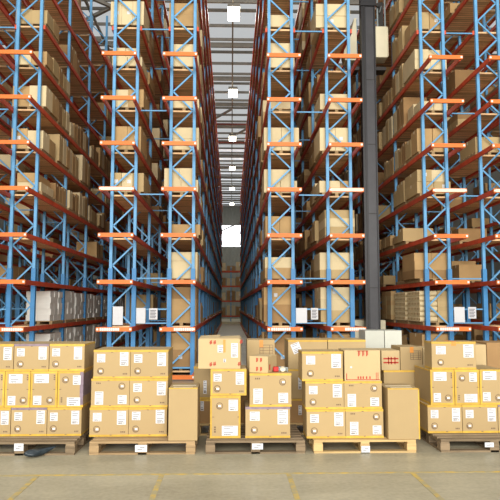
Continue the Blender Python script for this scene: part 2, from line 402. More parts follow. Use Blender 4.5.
for rk in RX:
    for l in range(11 if rk in ('D1', 'D2', 'F2') else NL):
        if l in FR.get(rk, {}):
            rows, cols, hf, mt, wd, sh = FR[rk][l]
            load(rk, l, 0, rows, cols, hf, 2 if rk in ('D2', 'C1') and rows == 1 else 1, mt, 'carton', wd, sh, .1 if rows == 2 and l % 3 == 1 else 0)
        elif (rk, l) in EMPTYP: pallets.append((1, rk, l, 0, RX[rk], YF+.1, zl(l)))
        for i in range(1, NB*2):
            if rk == 'D2' and l in (0, 1) and i < 12:
                load(rk, l, i, 5 if i % 3 else 6, 1, random.uniform(.86, 1.0), 3, ('grey_pack', 'white_card'), 'pack', .66, .0); continue
            if rk == 'C1' and l == 1 and i < 3:
                y0 = YF+BAY*((i-1)//2)+(.10 if (i-1) % 2 == 0 else 1.42); zz_ = zl(l)
                pallets.append((1, rk, l, i-1, RX[rk], y0, zz_)); zz_ += PH
                for r in range(6):
                    goods.append((1-.01*i, rk, l, i-1, RX[rk]+.01, RX[rk]+.36, y0+.01, y0+1.1, zz_+.13*r, zz_+.13*r+.128, 'card', 'carton', 'layer %d right' % (r+1)))
                    for d in range(8):
                        rl = MB(); rl.cyl((-.22, 0, 0), (.22, 0, 0), .0645, .0645, 'card2', 14); rl.cyl((-.222, 0, 0), (-.2199, 0, 0), .03, .03, 'card3', 10)
                        tag(rl.build('paper_roll', None, (RX[rk]-.22, y0+.08+.137*d, zz_+.0645+.1295*r)),
                            'pale roll, row %d up, %d from front, %s load, second shelf right of mast' % (r+1, d+1, LO_[i-1]), 'roll', 'rolls stacked on the second shelf of the rack right of the mast')
                continue
            if rk == 'C1' and l == 1 and i < 4:
                load(rk, l, i-1, 6, 1, .97, 2, ('card4', 'card'), 'carton', .84, -.06); continue
            if rk == 'C1' and l == 3 and i < 5:
                load(rk, l, i, 1, 1, .6, 2, ('card4', 'card'), 'carton', .84, -.04); continue
            pr = .4 if rk in ('D1', 'C2', 'F2', 'E1') else .7
            if rk in ('D2',) and l in (2, 3): pr = .03
            if rk == 'A1' and l <= 3: pr = .1
            if l > 8: pr = .35
            if l == 10 and rk in ('D1','D2'): pr = .08
            if rk in ('D2', 'C1') and 3 < l < 9: pr = .9
            if rk == 'D2' and l > 6: pr = .42
            if rk == 'D1' and l < 4: pr = .1
            if random.random() > pr: continue
            big = rk in ('D2', 'C1') and i < 9
            load(rk, l, i, random.choice((1, 1, 2)) if not big else 1, 1, random.uniform(.8, 1.25) if big and l > 3 else random.uniform(.45, 1.0), 3 if big else random.choice((1, 2)), cm+('card3',) if l > 3 else br+('card',),  # lower shelves take darker cartons, putting the interior's shade into their colour
                 'carton', random.uniform(.66, .84) if rk not in ('A2', 'B1') or i < 3 else random.uniform(.5, .64), random.uniform(-.04, .04))
ORD = ['bottom', 'second', 'third', 'fourth', 'fifth', 'sixth', 'seventh', 'eighth', 'ninth', 'tenth', 'eleventh', 'twelfth', 'thirteenth']
assert all(k in RNAME for k in RX)
LO = ['front', 'second', 'third', 'fourth', 'fifth', 'sixth', 'seventh', 'eighth', 'ninth', 'tenth'] + ['deep']*60
TONE = {'card2': 'beige', 'card': 'tan', 'card3': 'brown', 'card4': 'light brown', 'white_card': 'white', 'grey_pack': 'grey'}
goods.sort(key=lambda g: -g[0]); cnt = {'carton': 0, 'pack': 0}; rest = {'carton': MB(), 'pack': MB()}
CAP = {'carton': 240, 'pack': 120}
for g in goods:
    s, rk, l, i, x0, x1, y0, y1, z0, z1, m, kd, pos = g
    if s <= 0 and y0 < YF+6: continue
    if cnt[kd] < CAP[kd] and s > 0:
        cnt[kd] += 1
        t = (y1-y0)
        r = tag(empty('carton' if kd == 'carton' else 'wrapped_pack', ((x0+x1)/2, y0, z0)),
                '%s %s, %s load, %s shelf, %s' % (TONE[m].split()[-1], (pos+(' carton' if kd == 'carton' else ' pack')).strip(), LO[i], ORD[l], RNAME[rk]),
                'carton' if kd == 'carton' else 'pack', 'cartons on the rack shelves' if kd == 'carton' else 'pale packs on the low shelves of the left rack')
        b = MB(); b.box(x0-(x0+x1)/2, x1-(x0+x1)/2, 0, t, 0, z1-z0, m); b.build('body', r)
        if kd == 'carton':
            hw = (x1-x0)/2; hz = z1-z0
            b = MB(); b.box(-hw-.0015, hw+.0015, t/2-.025, t/2+.025, hz, hz+.002, 'clear_tape')
            b.box(-hw-.002, -hw, t/2-.025, t/2+.025, hz-.08, hz+.002, 'clear_tape'); b.box(hw, hw+.002, t/2-.025, t/2+.025, hz-.08, hz+.002, 'clear_tape')
            b.build('tape', r)
            if i == 0 and (l+len(pos)) % 2 == 0 and hz > .25:
                u = random.uniform(-.5, .1)*hw; b = MB(); b.box(u, u+.09, -.002, 0, hz*.45, hz*.45+.09, 'label'); b.build('shipping_label', r)
    else:
        rest[kd].box(x0, x1, y0, y1, z0, z1, m)
for kd, b in rest.items():
    if b.v: tag(b.build('distant_cartons' if kd == 'carton' else 'distant_packs'),
        'mass of cartons stored deeper in the racks along the aisles' if kd == 'carton' else 'pale packs stored deeper on the low shelves of the left rack', kd, kind='stuff')
pallets.sort(key=lambda g: -g[0]); bp_ = MB(); npal = 0
for s, rk, l, i, x, y, z in pallets:
    if npal < 150 and s > 0:
        npal += 1
        o = put('rack_pallet', me_rp, None, (x, y, z))
        tag(o, 'low wooden pallet under the %s load, %s shelf, %s' % (LO[i], ORD[l], RNAME[rk]) if not ((rk, l) in EMPTYP and i == 0) else "empty slatted wooden pallet on the seventh shelf, central aisle's right rack", 'pallet', 'wooden pallets on the rack shelves')
    else:
        bp_.box(x-.37, x+.37, y, y+1.15, z+.06, z+.09, 'wood')
        for q in (-.37, -.04, .29): bp_.box(x+q, x+q+.08, y, y+1.15, z, z+.06, 'wood')
tag(bp_.build('distant_pallets'), 'wooden pallets under the goods deeper in the racks', 'pallet', kind='stuff')

# ---------------------------------------------------------------- cross rack at the end of the central aisle
YC = 63.6
r = tag(empty('end_rack', (0, YC, 0)), 'red-beamed rack standing crosswise at the far end of the central aisle', 'rack')
for x in (-2.2, 0, 2.2):
    for y in (0, 1): b = MB(); b.box(x-.05, x+.05, y-.05, y+.05, 0, 5.6, 'blue'); b.build('upright_post', r)
for k in range(4):
    z = .75+1.5*k
    b = MB(); b.box(-2.3, 2.3, -.09, -.055, z-.14, z, 'red'); b.build('shelf_beam', r)
    b = MB(); b.box(-2.3, 2.3, 1.055, 1.09, z-.14, z, 'red'); b.build('shelf_beam', r)
    b = MB(); b.box(-2.3, 2.3, .055, .945, z-.05, z-.005, 'deck'); b.build('shelf_deck', r)
    if k < 3 or 1:
        for q, (x0, wd, ht) in enumerate(((-1.35, .8, .8), (-.42, .85, 1.0 if k != 2 else .75), (.52, .8, .9))):
            if k == 3 and q == 1: ht = .5
            b = MB(); b.box(x0, x0+wd, YC+.08, YC+.9, z, z+ht, ('card2' if (k+q) % 2 else 'card3')); b.box(x0+wd*.4, x0+wd*.6, YC+.076, YC+.08, z+ht*.5, z+ht*.8, 'label')
            tag(b.build('carton'), '%s carton on the %s shelf of the rack ending the central aisle' % (('left', 'middle', 'right')[q], ('lowest', 'second', 'third', 'top')[k]), 'carton', 'cartons on the end rack')
b = MB(); b.box(-1.5, 1.5, YC-3.0, YC-2.7, .0, .22, 'cab')
tag(b.build('floor_barrier'), 'pale low barrier beam on the floor at the end of the central aisle', 'barrier')

# ---------------------------------------------------------------- high bay lamps over the central aisle
for i in range(6):
    Y = 26.7+10.4*i
    if Y > 84: break
    r = tag(empty('high_bay_light', (.09, Y, 14.5)), 'square white high bay light over the central aisle, %s from the front' % ('nearest', 'second', 'third', 'fourth', 'fifth', 'sixth')[i], 'ceiling light', 'high bay lights over the central aisle')
    b = MB(); b.box(-.27, .27, -.62, .62, .04, .2, 'steel'); b.build('housing', r)
    b = MB(); b.box(-.25, .25, -.6, .6, -.04, .038, 'lamp'); b.build('lens', r)
    b = MB(); b.cyl((0, 0, .2), (0, 0, .86), .015, .015, 'steel', 8); b.build('hanger', r)
    l = area('lamp_light', (0, 0, -.06), (0, 0, 0), .5, .95, 170, (1, .95, .86)); l.parent = r

# ---------------------------------------------------------------- lift truck mast in the right aisle
Y = 17.6; cx = 3.96
r = tag(empty('mast_truck', (cx, Y, 0)), 'tall black lift truck mast with beige cabin panels in the right aisle', 'lift truck')
b = MB(); b.box(-.07, .17, -.02, .10, .3, 12.2, 'mast_face'); b.build('mast_face', r)
b = MB(); b.box(-.20, -.07, -.06, .2, .3, 12.2, 'mast'); b.box(.17, .21, -.06, .2, .3, 12.2, 'mast'); b.box(-.07, .17, .1, .2, .3, 12.2, 'mast')
b.build('mast_channel', r)
def zz(py): return at(370, py, Y).z
b = MB(); b.box(-.22, .23, -.10, -.061, zz(7), zz(-14), 'mast'); b.build('mast_head', r)
b = MB(); b.box(-.13, -.12, -.075, -.061, 1, 12, 'dark'); b.build('lift_chain', r)
for k in range(4):
    z = (2.2, 4.3, 6.3, 8.2)[k]; b = MB(); b.box(-.07, .17, -.03, -.021, z, z+.02, 'dark'); b.build('mast_joint', r)
# cabin
b = MB(); z0, z1 = zz(57), zz(26)
b.box(.23, .58, .0, .5, z0, z1, 'cab'); b.box(.56, .6, -.02, .5, z0+.02, z1-.02, 'cab'); o = b.build('cabin_panel', r); bevel(o, .02)
b = MB(); k = b.slot('cab'); pts = [(-.27, z1+.35), (-.27, z0), (-.62, z0), (-.66, z0+.2), (-.60, z0+.55), (-.42, z1-.02), (-.34, z1+.35)]
nn = len(pts); b.v += [(p[0], .25, p[1]) for p in pts]+[(p[0], .7, p[1]) for p in pts]
b.f += [tuple(range(nn)), tuple(range(2*nn-1, nn-1, -1))]+[(i, nn+i, nn+(i+1) % nn, (i+1) % nn) for i in range(nn)]; b.mi += [k]*(nn+2)
b.build('cabin_panel', r)
b = MB(); b.box(.30, .34, .1, .14, z1, z1+1.3, 'greymetal'); b.box(.52, .56, .1, .14, z1, z1+1.3, 'greymetal'); b.box(.23, .58, .05, .5, z1+1.3, z1+1.34, 'dark'); b.build('overhead_guard', r)
b = MB(); b.cyl((.32, -.0, z1+.65), (.32, .05, z1+.65), .06, .06, 'dark', 16); b.cyl((.36, .02, z1+.42), (.42, .02, z1+.62), .02, .015, 'greymetal', 8); b.box(.36, .50, .15, .3, z1+.02, z1+.8, 'dark'); b.build('control_gear', r)
b = MB(); b.box(.22, .55, .1, .5, z0-.35, z0-.25, 'dark'); b.build('platform', r); b = MB(); b.box(-.55, -.25, .1, .5, z0-.35, z0-.25, 'dark'); b.build('platform', r)
b = MB(); b.box(-.6, .6, .1, 2.2, .18, .75, 'mast'); b.box(-.5, .5, .5, 2.1, .75, 1.3, 'cab'); o = b.build('chassis', r); bevel(o, .04)
for x in (-.55, .55):
    for y in (.4, 1.9): b = MB(); b.cyl((x-.06, y, .16), (x+.06, y, .16), .16, .16, 'dark', 20); b.build('wheel', r)

# ---------------------------------------------------------------- white boards hung between the racks
def board(p0, p1, q0, q1, Y, txt, lab):
    a = at(p0, q1, Y); c = at(p1, q0, Y)
    r = tag(empty('sign_board', ((a.x+c.x)/2, Y, a.z)), lab, 'sign', 'white boards between rack ends')
    hw = (c.x-a.x)/2; h = c.z-a.z
    b = MB(); b.box(-hw, hw, 0, .012, 0, h, 'label'); b.build('panel', r)
    if txt:
        b = MB()
        for k in range(6): b.box(-hw*.75, hw*(.5+.2*(k % 2)), -.002, 0, h*(.12+.13*k), h*(.12+.13*k)+.02, 'ink')
        b.build('printed_lines', r)
board(136, 145.5, 308, 323.5, YF-.02, 0, 'blank white board between the two racks left of the central aisle')
board(149, 157.5, 308.3, 319.5, YF-.03, 1, 'small printed white sheet between the two racks left of the central aisle')
board(112.5, 123, 306.5, 325, YF-.09, 0, "blank white board inside the front frame of left aisle's right rack")
board(296, 307, 308, 323, YF-.02, 0, 'blank white board between the two racks right of the central aisle')
board(311, 318, 308, 319.5, YF-.03, 1, 'small printed white sheet between the two racks right of the central aisle')
board(454.5, 464.5, 307, 322.5, YF-.02, 0, 'blank white board between the two racks at the right')
board(468.5, 476, 307, 318.5, YF-.03, 1, 'small printed white sheet between the two racks at the right')

# ---------------------------------------------------------------- floor pallets
PT = .148
def pallet(x0, x1, y0, y1, wood, lab, grp=None, rz=0):
    cx, cy = (x0+x1)/2, (y0+y1)/2; W = x1-x0; D = y1-y0
    r = tag(empty('wooden_pallet', (cx, cy, 0), rz), lab, 'pallet', grp)
    n = 7
    for k in range(n):
        y = -D/2+(D-.1)*k/(n-1); b = MB(); dz = .001*(k % 3)
        b.box(-W/2+.004*(k % 2), W/2-.005*(k % 3), y, y+.1, PT-.024, PT-.001*(k % 2), wood); bevel(b.build('deck_board', r), .003)
    for x in (-W/2+.05, 0, W/2-.05):
        b = MB(); b.box(x-.05, x+.05, -D/2+.005, D/2-.005, PT-.046, PT-.024, wood); b.build('stringer', r)
        for y in (-D/2+.07, 0, D/2-.07):
            b = MB(); b.box(x-.055, x+.055, y-.065, y+.065, .02, PT-.046, wood); bevel(b.build('block', r), .004)
    for x in (-W/2+.05, 0, W/2-.05):
        b = MB(); b.box(x-.05, x+.05, -D/2, D/2, 0, .02, wood); b.build('runner', r)
    b = MB(); b.box(-W/2+.1, W/2-.1, -D/2, -D/2+.09, 0, .019, wood); b.build('bottom_board', r)
    return r
Y0 = 7.45
def X(px, Y=Y0, py=440): return at(px, py, Y).x
PAL = [(-36, 74.5, 'wood_grey'), (89.5, 195, 'wood'), (206, 305, 'wood_grey'), (314, 416, 'wood_new'), (441, 548, 'wood_grey')]
PL = ['weathered pallet at the left edge of the front row, plastic bundle under it',
      'pallet second from left, under two carton columns and a plain tall carton',
      'grey-brown pallet in the middle of the front row, right of the plain carton',
      'pale new-looking pallet, front row, carrying red-printed carton and open-sided tall carton',
      'grey pallet at the right edge of the front row, with one carton on top']
PL[3] = 'pale new-looking pallet in the front row under the red-printed carton'
for (a, c, wd), lb in zip(PAL, PL):
    pallet(X(a), X(c), Y0, Y0+1.0, wd, lb, 'pallets in the front row')
# second row behind
BK = [(-20, 60, 8.5), (93, 180, 8.5), (193, 286, 8.5), (288, 374, 8.5), (381, 470, 8.5), (474, 560, 8.5)]
BL = ['pallet hidden behind the leftmost carton stack', 'pallet behind the second front-row stack', 'pallet behind the middle front-row stack, carrying a carton with printed grid',
      'pallet behind the fourth stack, carrying the carton with tilted label', 'pallet behind the plain tall carton on the right', 'pallet behind the rightmost stack']
for (a, c, y), lb in list(zip(BK, BL))[2:]:
    pallet(at(a, 425, y).x, at(c, 425, y).x, y, y+1.0, 'wood_new' if a < 300 else 'wood', lb, 'pallets in the second row')

# ---------------------------------------------------------------- cartons
# face marks in fractions (u from left, v from top)
TPL = {
 'L': dict(lab=[(.09, .16, .31, .45), (.71, .10, .94, .57)], cir=(.19, .74), txt=(.80, .81, .93, .86), dots=[(.5, .08), (.55, .94)]),
 'P': dict(lab=[(.10, .45, .32, .90), (.70, .58, .93, .88)], cir=(.80, .26), txt=(.13, .13, .26, .18), dots=[(.45, .07), (.5, .93)]),
 'V': dict(lab=[(.14, .06, .68, .31), (.12, .66, .42, .91)], cir=(.73, .80), txt=(.86, .10, .92, .26), dots=[(.1, .5), (.9, .5)]),
 'W': dict(lab=[(.60, .10, .90, .36), (.38, .71, .90, .94)], cir=(.30, .24), txt=(.13, .72, .19, .88), dots=[(.1, .5), (.93, .5)]),
}
def label_part(r, u0, v0, u1, v1, y=0, rot=0):
    b = MB(); b.box(u0, u1, y-.0022, y-.0002, v0, v1, 'label'); W = u1-u0; H = v1-v0
    k = int(max(3, H/.022))
    for i in range(k):
        if H > .1 and .38 < i/k < .55: continue
        zc = v0+H*(i+.6)/(k+.3)
        b.box(u0+W*.12, u0+W*(.55+.33*((i*7) % 3)/2), y-.003, y-.0022, zc, zc+.007, 'ink')
    for i in range(6):
        x = u0+W*(.15+.12*i); b.box(x, x+.003+.002*(i % 2), y-.003, y-.0022, v0+H*.06, v0+H*.2, 'dark_ink')
    o = b.build('shipping_label', r)
    if rot: 
        o.data.transform(Matrix.Translation(((u0+u1)/2, 0, (v0+v1)/2)) @ Matrix.Rotation(rot, 4, 'Y') @ Matrix.Translation((-(u0+u1)/2, 0, -(v0+v1)/2)))
    return o
def carton(label, p0, p1, q0, q1, Y, dep, tpl=None, tape='tape', m='front_card', rz=0, zb=None, zt=None, extra=None, wts='tb', grp='taped cartons on the floor pallets', name='cardboard_carton', gap=.0015):
    cxp = (p0+p1)/2
    qm = 390 if q1 in (0, 400) else (q0+q1)/2
    a = at(p0, qm, Y); c = at(p1, qm, Y)
    z0 = at(cxp, q1, Y).z if zb is None else zb; z1 = at(cxp, q0, Y).z if zt is None else zt
    x0, x1 = a.x+gap, c.x-gap; W = x1-x0; H = z1-z0-.001
    r = tag(empty(name, ((x0+x1)/2, Y, z0+.0005), rz), label, 'carton', grp)
    h = W/2
    b = MB(); b.box(-h, h, 0, dep, 0, H, m); o = b.build('body', r); bevel(o, .005)
    if tape:
        t = .0012
        if 't' in wts:
            b = MB(); b.box(-h, h, -t, 0, H-.026, H-.002, tape); b.box(-h, h, .004, .05, H, H+t, tape)
            b.box(-h-t, -h, .0, dep, H-.022, H-.002, tape); b.box(h, h+t, 0, dep, H-.022, H-.002, tape); b.build('tape', r)
        if 'b' in wts:
            b = MB(); b.box(-h, h, -t, 0, .002, .026, 'tape' if tape == 'purple_tape' else tape); b.box(-h-t, -h, 0, dep, .002, .026, 'tape'); b.box(h, h+t, 0, dep, .002, .026, 'tape'); b.build('tape', r)
        if 's' in wts:
            b = MB()
            for s in (-1, 1): b.box(min(s*h, s*(h-.022)), max(s*h, s*(h-.022)), -t*1.2, 0, .026, H-.026, 'tape')
            b.build('tape', r)
        if 'p' in wts:
            b = MB(); b.box(h-.04, h, -t*1.6, 0, .03, H-.01, 'purple_tape'); b.box(h, h+t, 0, dep*.8, H*.3, H-.03, 'purple_tape'); b.build('tape', r)
    if tpl:
        T = TPL[tpl]; U = lambda u: -h+W*u; V = lambda v: H*(1-v)
        ju = random.uniform(-.012, .012); jv = random.uniform(-.02, .02)
        for (u0, v0, u1, v1) in T['lab']: label_part(r, U(u0+ju), V(v1+jv), U(u1+ju), V(v0+jv))
        u, v = T['cir']; b = MB(); b.ring((U(u+ju), V(v)), .033, .041, -.002, -.0003, 'dark_ink'); b.box(U(u)-.012, U(u)+.02, -.003, -.0005, V(v)-.012, V(v)+.012, 'label')
        b.box(U(u)-.028, U(u)-.016, -.002, -.0003, V(v)-.02, V(v)+.01, 'dark_ink'); b.box(U(u)-.015, U(u)+.02, -.002, -.0003, V(v)-.028, V(v)-.018, 'dark_ink'); b.build('round_stamp', r)
        b = MB(); x0, v0, x1, v1 = T['txt']
        if x1-x0 > .1:
            for k in range(3): b.box(U(x0+(x1-x0)*k/3), U(x0+(x1-x0)*(k+.7)/3), -.0015, -.0002, V(v1), V(v0), 'dark_ink')
        else:
            for k in range(3): b.box(U(x0), U(x1), -.0015, -.0002, V(v0+(v1-v0)*(k+.7)/3), V(v0+(v1-v0)*k/3), 'dark_ink')
        for (u, v) in T['dots']: b.box(U(u)-.012, U(u)+.012, -.0015, -.0002, V(v)-.004, V(v)+.004, 'dark_ink')
        b.build('printed_mark', r)
    if extra: extra(r, h, H, dep)
    return r
G1 = 'cartons on the left edge pallet'
YA = 7.77; ZB = PT+.001
def zrow(q, Y): return at(250, q, Y).z
# --- stack 1
zA = [ZB, zrow(406.6, YA), zrow(370.6, YA), zrow(343.6, YA)]
for (a, c, tp, wt, tl) in ((-24, 10.5, 'L', 'tb', 'cut off at the left edge'), (10.8, 46.8, 'L', 'tb', 'purple-taped, second from left'), (47, 81.5, 'L', 'tb', 'yellow-taped, right end')):
    carton('carton in the bottom row of the leftmost stack, '+tl, a, c, 407, 435, YA, .56, tp, 'purple_tape' if a == 10.8 else 'tape', wts=wt, grp=G1, zb=zA[0], zt=zA[1])
for (a, c, tp, wt, tl) in ((-23, 4.6, 'V', 'tbs', 'cut off at the left edge'), (4.9, 30.2, 'V', 'tbs', 'second from left'), (30.5, 57.3, 'V', 'tbs', 'third from left'), (57.6, 83.3, 'W', 'tbsp', 'right end with purple corner tape')):
    carton('upright carton, middle row of leftmost stack, '+tl, a, c, 371, 406, YA, .56, tp, 'tape', wts=wt, grp=G1, zb=zA[1], zt=zA[2])
for (a, c, tp, tpc, tl) in ((-22, 13.5, 'L', 'tape', 'cut off at the left edge'), (13.8, 49, 'L', 'purple_tape', 'with purple tape along its top'), (49.3, 84.6, 'L', 'tape', 'at the right end')):
    carton('carton in the top row of the leftmost stack, '+tl, a, c, 344, 370, YA, .6, tp, tpc, grp=G1, zb=zA[2], zt=zA[3])
# --- stack 2
G2 = 'cartons on the pallet second from left'; YB2 = 7.71
z2 = [ZB, zrow(407, YB2), zrow(378.2, YB2), zrow(349.6, YB2)]
for rw, (n, (a0, m0, c0), tps) in enumerate((('bottom', (90, 129, 167.4), 'LL'), ('middle', (91, 129.5, 167.8), 'PL'), ('top', (92.8, 130, 168), 'LL'))):
    for s in (0, 1):
        carton('%s %s yellow-taped carton of the second stack from left' % (n, ('left', 'right')[s]), (a0, m0)[s], (m0, c0)[s], 0, 400, YB2, .6, tps[s], 'tape', grp=G2, zb=z2[rw], zt=z2[rw+1])
def plain_top(r, h, H, dep):
    b = MB(); b.box(-h+.03, h-.03, dep*.5-.03, dep*.5+.03, H, H+.0015, 'clear_tape'); b.box(-h+.05, h-.06, .02, .1, H, H+.0012, 'clear_tape'); b.build('tape', r)
    b = MB(); b.box(-h, h, -.002, .02, H-.01, H+.003, 'tape'); b.build('tape', r)
carton('tall plain tan carton at the right end of the second pallet, no labels', 168.3, 197.6, 388, 441, 7.46, .5, None, None, grp=None, zb=ZB, extra=plain_top)
# --- stack 3
G3 = 'cartons on the middle pallet'; YC3 = 7.58
z3 = [ZB, zrow(395.6, YC3), zrow(369, YC3)]
carton('upright carton at the bottom left of the middle pallet, yellow tape all round', 210, 240.6, 395, 437, YC3, .55, 'W', 'tape', wts='tbs', grp=G3, zb=z3[0], zt=z3[1])
carton('yellow-taped carton halfway up the left column of the middle pallet', 210.5, 246.5, 369, 395, YC3, .55, 'L', 'tape', wts='tbs', grp=G3, zb=z3[1], zt=z3[2])
def red_marks(r, h, H, dep):
    b = MB()
    for (u, v) in ((-.25, .82), (-.15, .82), (-.25, .08), (-.15, .1), (.5, .1), (.55, .84)):
        x = u*2*h*.9; z = v*H
        b.box(x, x+.012, -.0015, -.0002, z, z+.045, 'red_ink'); b.box(x+.016, x+.026, -.0015, -.0002, z+.006, z+.05, 'red_ink'); b.box(x-.01, x+.03, -.0015, -.0002, z+.016, z+.022, 'red_ink')
    b.build('red_print', r)
def big_open(r, h, H, dep):
    red_marks(r, h, H, dep)
    label_part(r, -.02, H*.55, .055, H*.8); label_part(r, h-.11, H*.38, h-.03, H*.86)
    label_part(r, .05, H*.22, .08, H*.34)
    b = MB(); b.box(.045, .075, -.003, -.0005, H*.55, H*.98, 'brown_tape'); b.build('tape', r)
    for s, (u0, u1, zz_, dd_) in enumerate(((-h+.01, -.0, .022, .5), (.0, h-.01, .016, .5))):
        b = MB(); k = b.slot('front_pale'); n0 = len(b.v)
        b.v += [(u0, 0, H), (u1, 0, H), (u1, dep*.48, H+zz_*1.6), (u0, dep*.48, H+zz_), (u0, 0, H+.006), (u1, 0, H+.006), (u1, dep*.48, H+zz_*1.6+.006), (u0, dep*.48, H+zz_+.006)]
        for q in ((0,3,2,1),(4,5,6,7),(0,1,5,4),(1,2,6,5),(2,3,7,6),(3,0,4,7)): b.f.append(tuple(n0+i for i in q)); b.mi.append(k)
        b.build('flap', r)
carton('large pale carton with raised flaps and red print, topmost left on the middle pallet', 198, 240.5, 339, 369, YC3+.02, .55, None, None, m='front_pale', grp=None, zb=z3[2], extra=big_open, rz=math.radians(-2))
z3r = [ZB, zrow(407, YC3), zrow(373.4, YC3)]
carton('large carton bottom right of the middle pallet, grey-purple tape along its top', 245.3, 290.3, 407, 438, YC3, .55, 'L', 'purple_tape', grp=G3, zb=z3r[0], zt=z3r[1])
carton('large yellow-taped carton upper right of the middle pallet, label at lower left', 249.5, 291.5, 373, 406, YC3, .55, 'P', 'tape', grp=G3, zb=z3r[1], zt=z3r[2])
def small_red(r, h, H, dep):
    b = MB()
    for x in (-.03, .02):
        for z in (.02, H-.07): b.box(x, x+.012, -.0015, -.0002, z, z+.05, 'red_ink'); b.box(x+.015, x+.025, -.0015, -.0002, z+.008, z+.05, 'red_ink')
    b.box(h, h+.0015, .05, .09, .03, H*.5, 'red_ink'); b.build('red_print', r)
# small carton sits turned so that its right side shows
c0 = at(249, 372, YC3+.06)
carton('small pale carton with red print on top right of the middle pallet', 248.5, 268.5, 356.2, 373, YC3+.06, .34, None, None, m='front_pale', grp=None, zb=z3r[2], extra=small_red, rz=math.radians(-22))
r = tag(empty('tape_dispenser', (at(278, 372, YC3+.12).x, YC3+.14, z3r[2]+.004)), 'red and grey tape dispenser lying on the middle pallet\'s right column', 'tape dispenser')
b = MB(); b.box(-.055, .01, 0, .08, 0, .058, 'redplastic'); o = b.build('handle', r); bevel(o, .01)
b = MB(); b.cyl((.06, .0, .03), (.06, .05, .03), .03, .03, 'clear_tape', 20); b.build('tape_roll', r)
b = MB(); b.box(.01, .11, .052, .056, .005, .045, 'greymetal'); b.box(.01, .12, .0, .056, .048, .052, 'greymetal'); b.box(.115, .12, 0, .056, .0, .05, 'greymetal'); b.build('frame', r)
# --- stack 4
G4 = 'cartons on the pale pallet right of centre'; YD = 7.54
z4 = [ZB, zrow(409.8, YD), zrow(381.5, YD), zrow(351.7, YD)]
for rw, (n, (a0, m0, c0), tps) in enumerate((('bottom', (306.3, 345.2, 383), 'LP'), ('middle', (305.3, 344, 382), 'LP'))):
    for s in (0, 1):
        carton('%s %s yellow-taped carton of the stack right of the centre' % (n, ('left', 'right')[s]), (a0, m0)[s], (m0, c0)[s], 0, 400, YD, .38, tps[s], 'tape', grp=G4, zb=z4[rw], zt=z4[rw+1])
carton('topmost left yellow-taped carton of the stack right of the centre', 302, 343, 351, 381, YD-.0, .42, 'L', 'tape', grp=G4, zb=z4[2], zt=z4[3])
def red_box(r, h, H, dep):
    b = MB(); t = .0015
    for x in (-.05, 0, .045):
        b.box(x, x+.012, -t, -.0002, H-.07, H-.005, 'red_ink'); b.box(x+.016, x+.024, -t, -.0002, H-.06, H-.01, 'red_ink')
    b.box(-.06, .07, -t, -.0002, H-.012, H-.004, 'red_ink')
    b.box(-h+.02, h-.01, -t, -.0002, .012, .02, 'red_ink'); b.box(-h+.02, -h+.03, -t, -.0002, .012, .09, 'red_ink'); b.box(h-.035, h-.027, -t, -.0002, .012, .1, 'red_ink'); b.box(h-.055, h-.048, -t, -.0002, .012, .1, 'red_ink')
    for x in (-.06, -.03, .0, .04, .08): b.box(x, x+.016, -t, -.0002, .025, .055, 'red_ink')
    b.build('red_print', r)
    b = MB(); b.cyl((-h+.08, -.002, H*.45), (-h+.08, -.0002, H*.45), .012, .012, 'label', 12); b.build('round_sticker', r)
carton('pale carton with red border print, topmost right of the stack right of centre', 344.3, 380.5, 350, 380.5, YD, .42, None, None, m='front_pale', grp=None, zb=z4[2], zt=zrow(350.5, YD), extra=red_box)
def tall_tape(r, h, H, dep):
    plain_top(r, h, H, dep)
    b = MB(); b.box(h-.012, h+.002, -.002, .03, 0, H, 'tape'); b.build('tape', r)
carton('tall plain tan carton at the right end of the pale pallet', 388, 419.6, 388.5, 441, 7.46, .5, None, None, grp=None, zb=ZB, extra=tall_tape)
# --- stack 5
G5 = 'cartons on the right edge pallet'; YE = 7.8
z5 = [ZB, zrow(406, YE), zrow(370.3, YE), zrow(342, YE)]
for a, c, tl, tc in ((427, 461.4, 'leftmost', 'tape'), (461.6, 497, 'second from left', 'tape'), (497.2, 534, 'cut off by the edge', 'purple_tape')):
    carton('carton in the bottom row of the rightmost stack, '+tl, a, c, 0, 400, YE, .5, 'L', tc, grp=G5, zb=z5[0], zt=z5[1])
for a, c, tl, tp in ((430.5, 454.4, 'leftmost', 'V'), (454.8, 479.6, 'second from left', 'W'), (480, 505, 'cut off by the edge', 'V')):
    carton('upright carton in the middle row of the rightmost stack, '+tl, a, c, 0, 400, YE, .66, tp, 'tape', wts='tbs', grp=G5, zb=z5[1], zt=z5[2])
def amber(r, h, H, dep):
    b = MB(); b.box(-.03, .03, -.002, 0, H-.05, H, 'brown_tape'); b.box(-.03, .03, -.002, dep, H, H+.0018, 'brown_tape'); b.build('tape', r)
carton('large single carton crowning the rightmost stack, amber tape at top', 432.5, 477.2, 0, 400, YE, .3, 'L', 'tape', grp=G5, zb=z5[2], zt=z5[3], extra=amber)
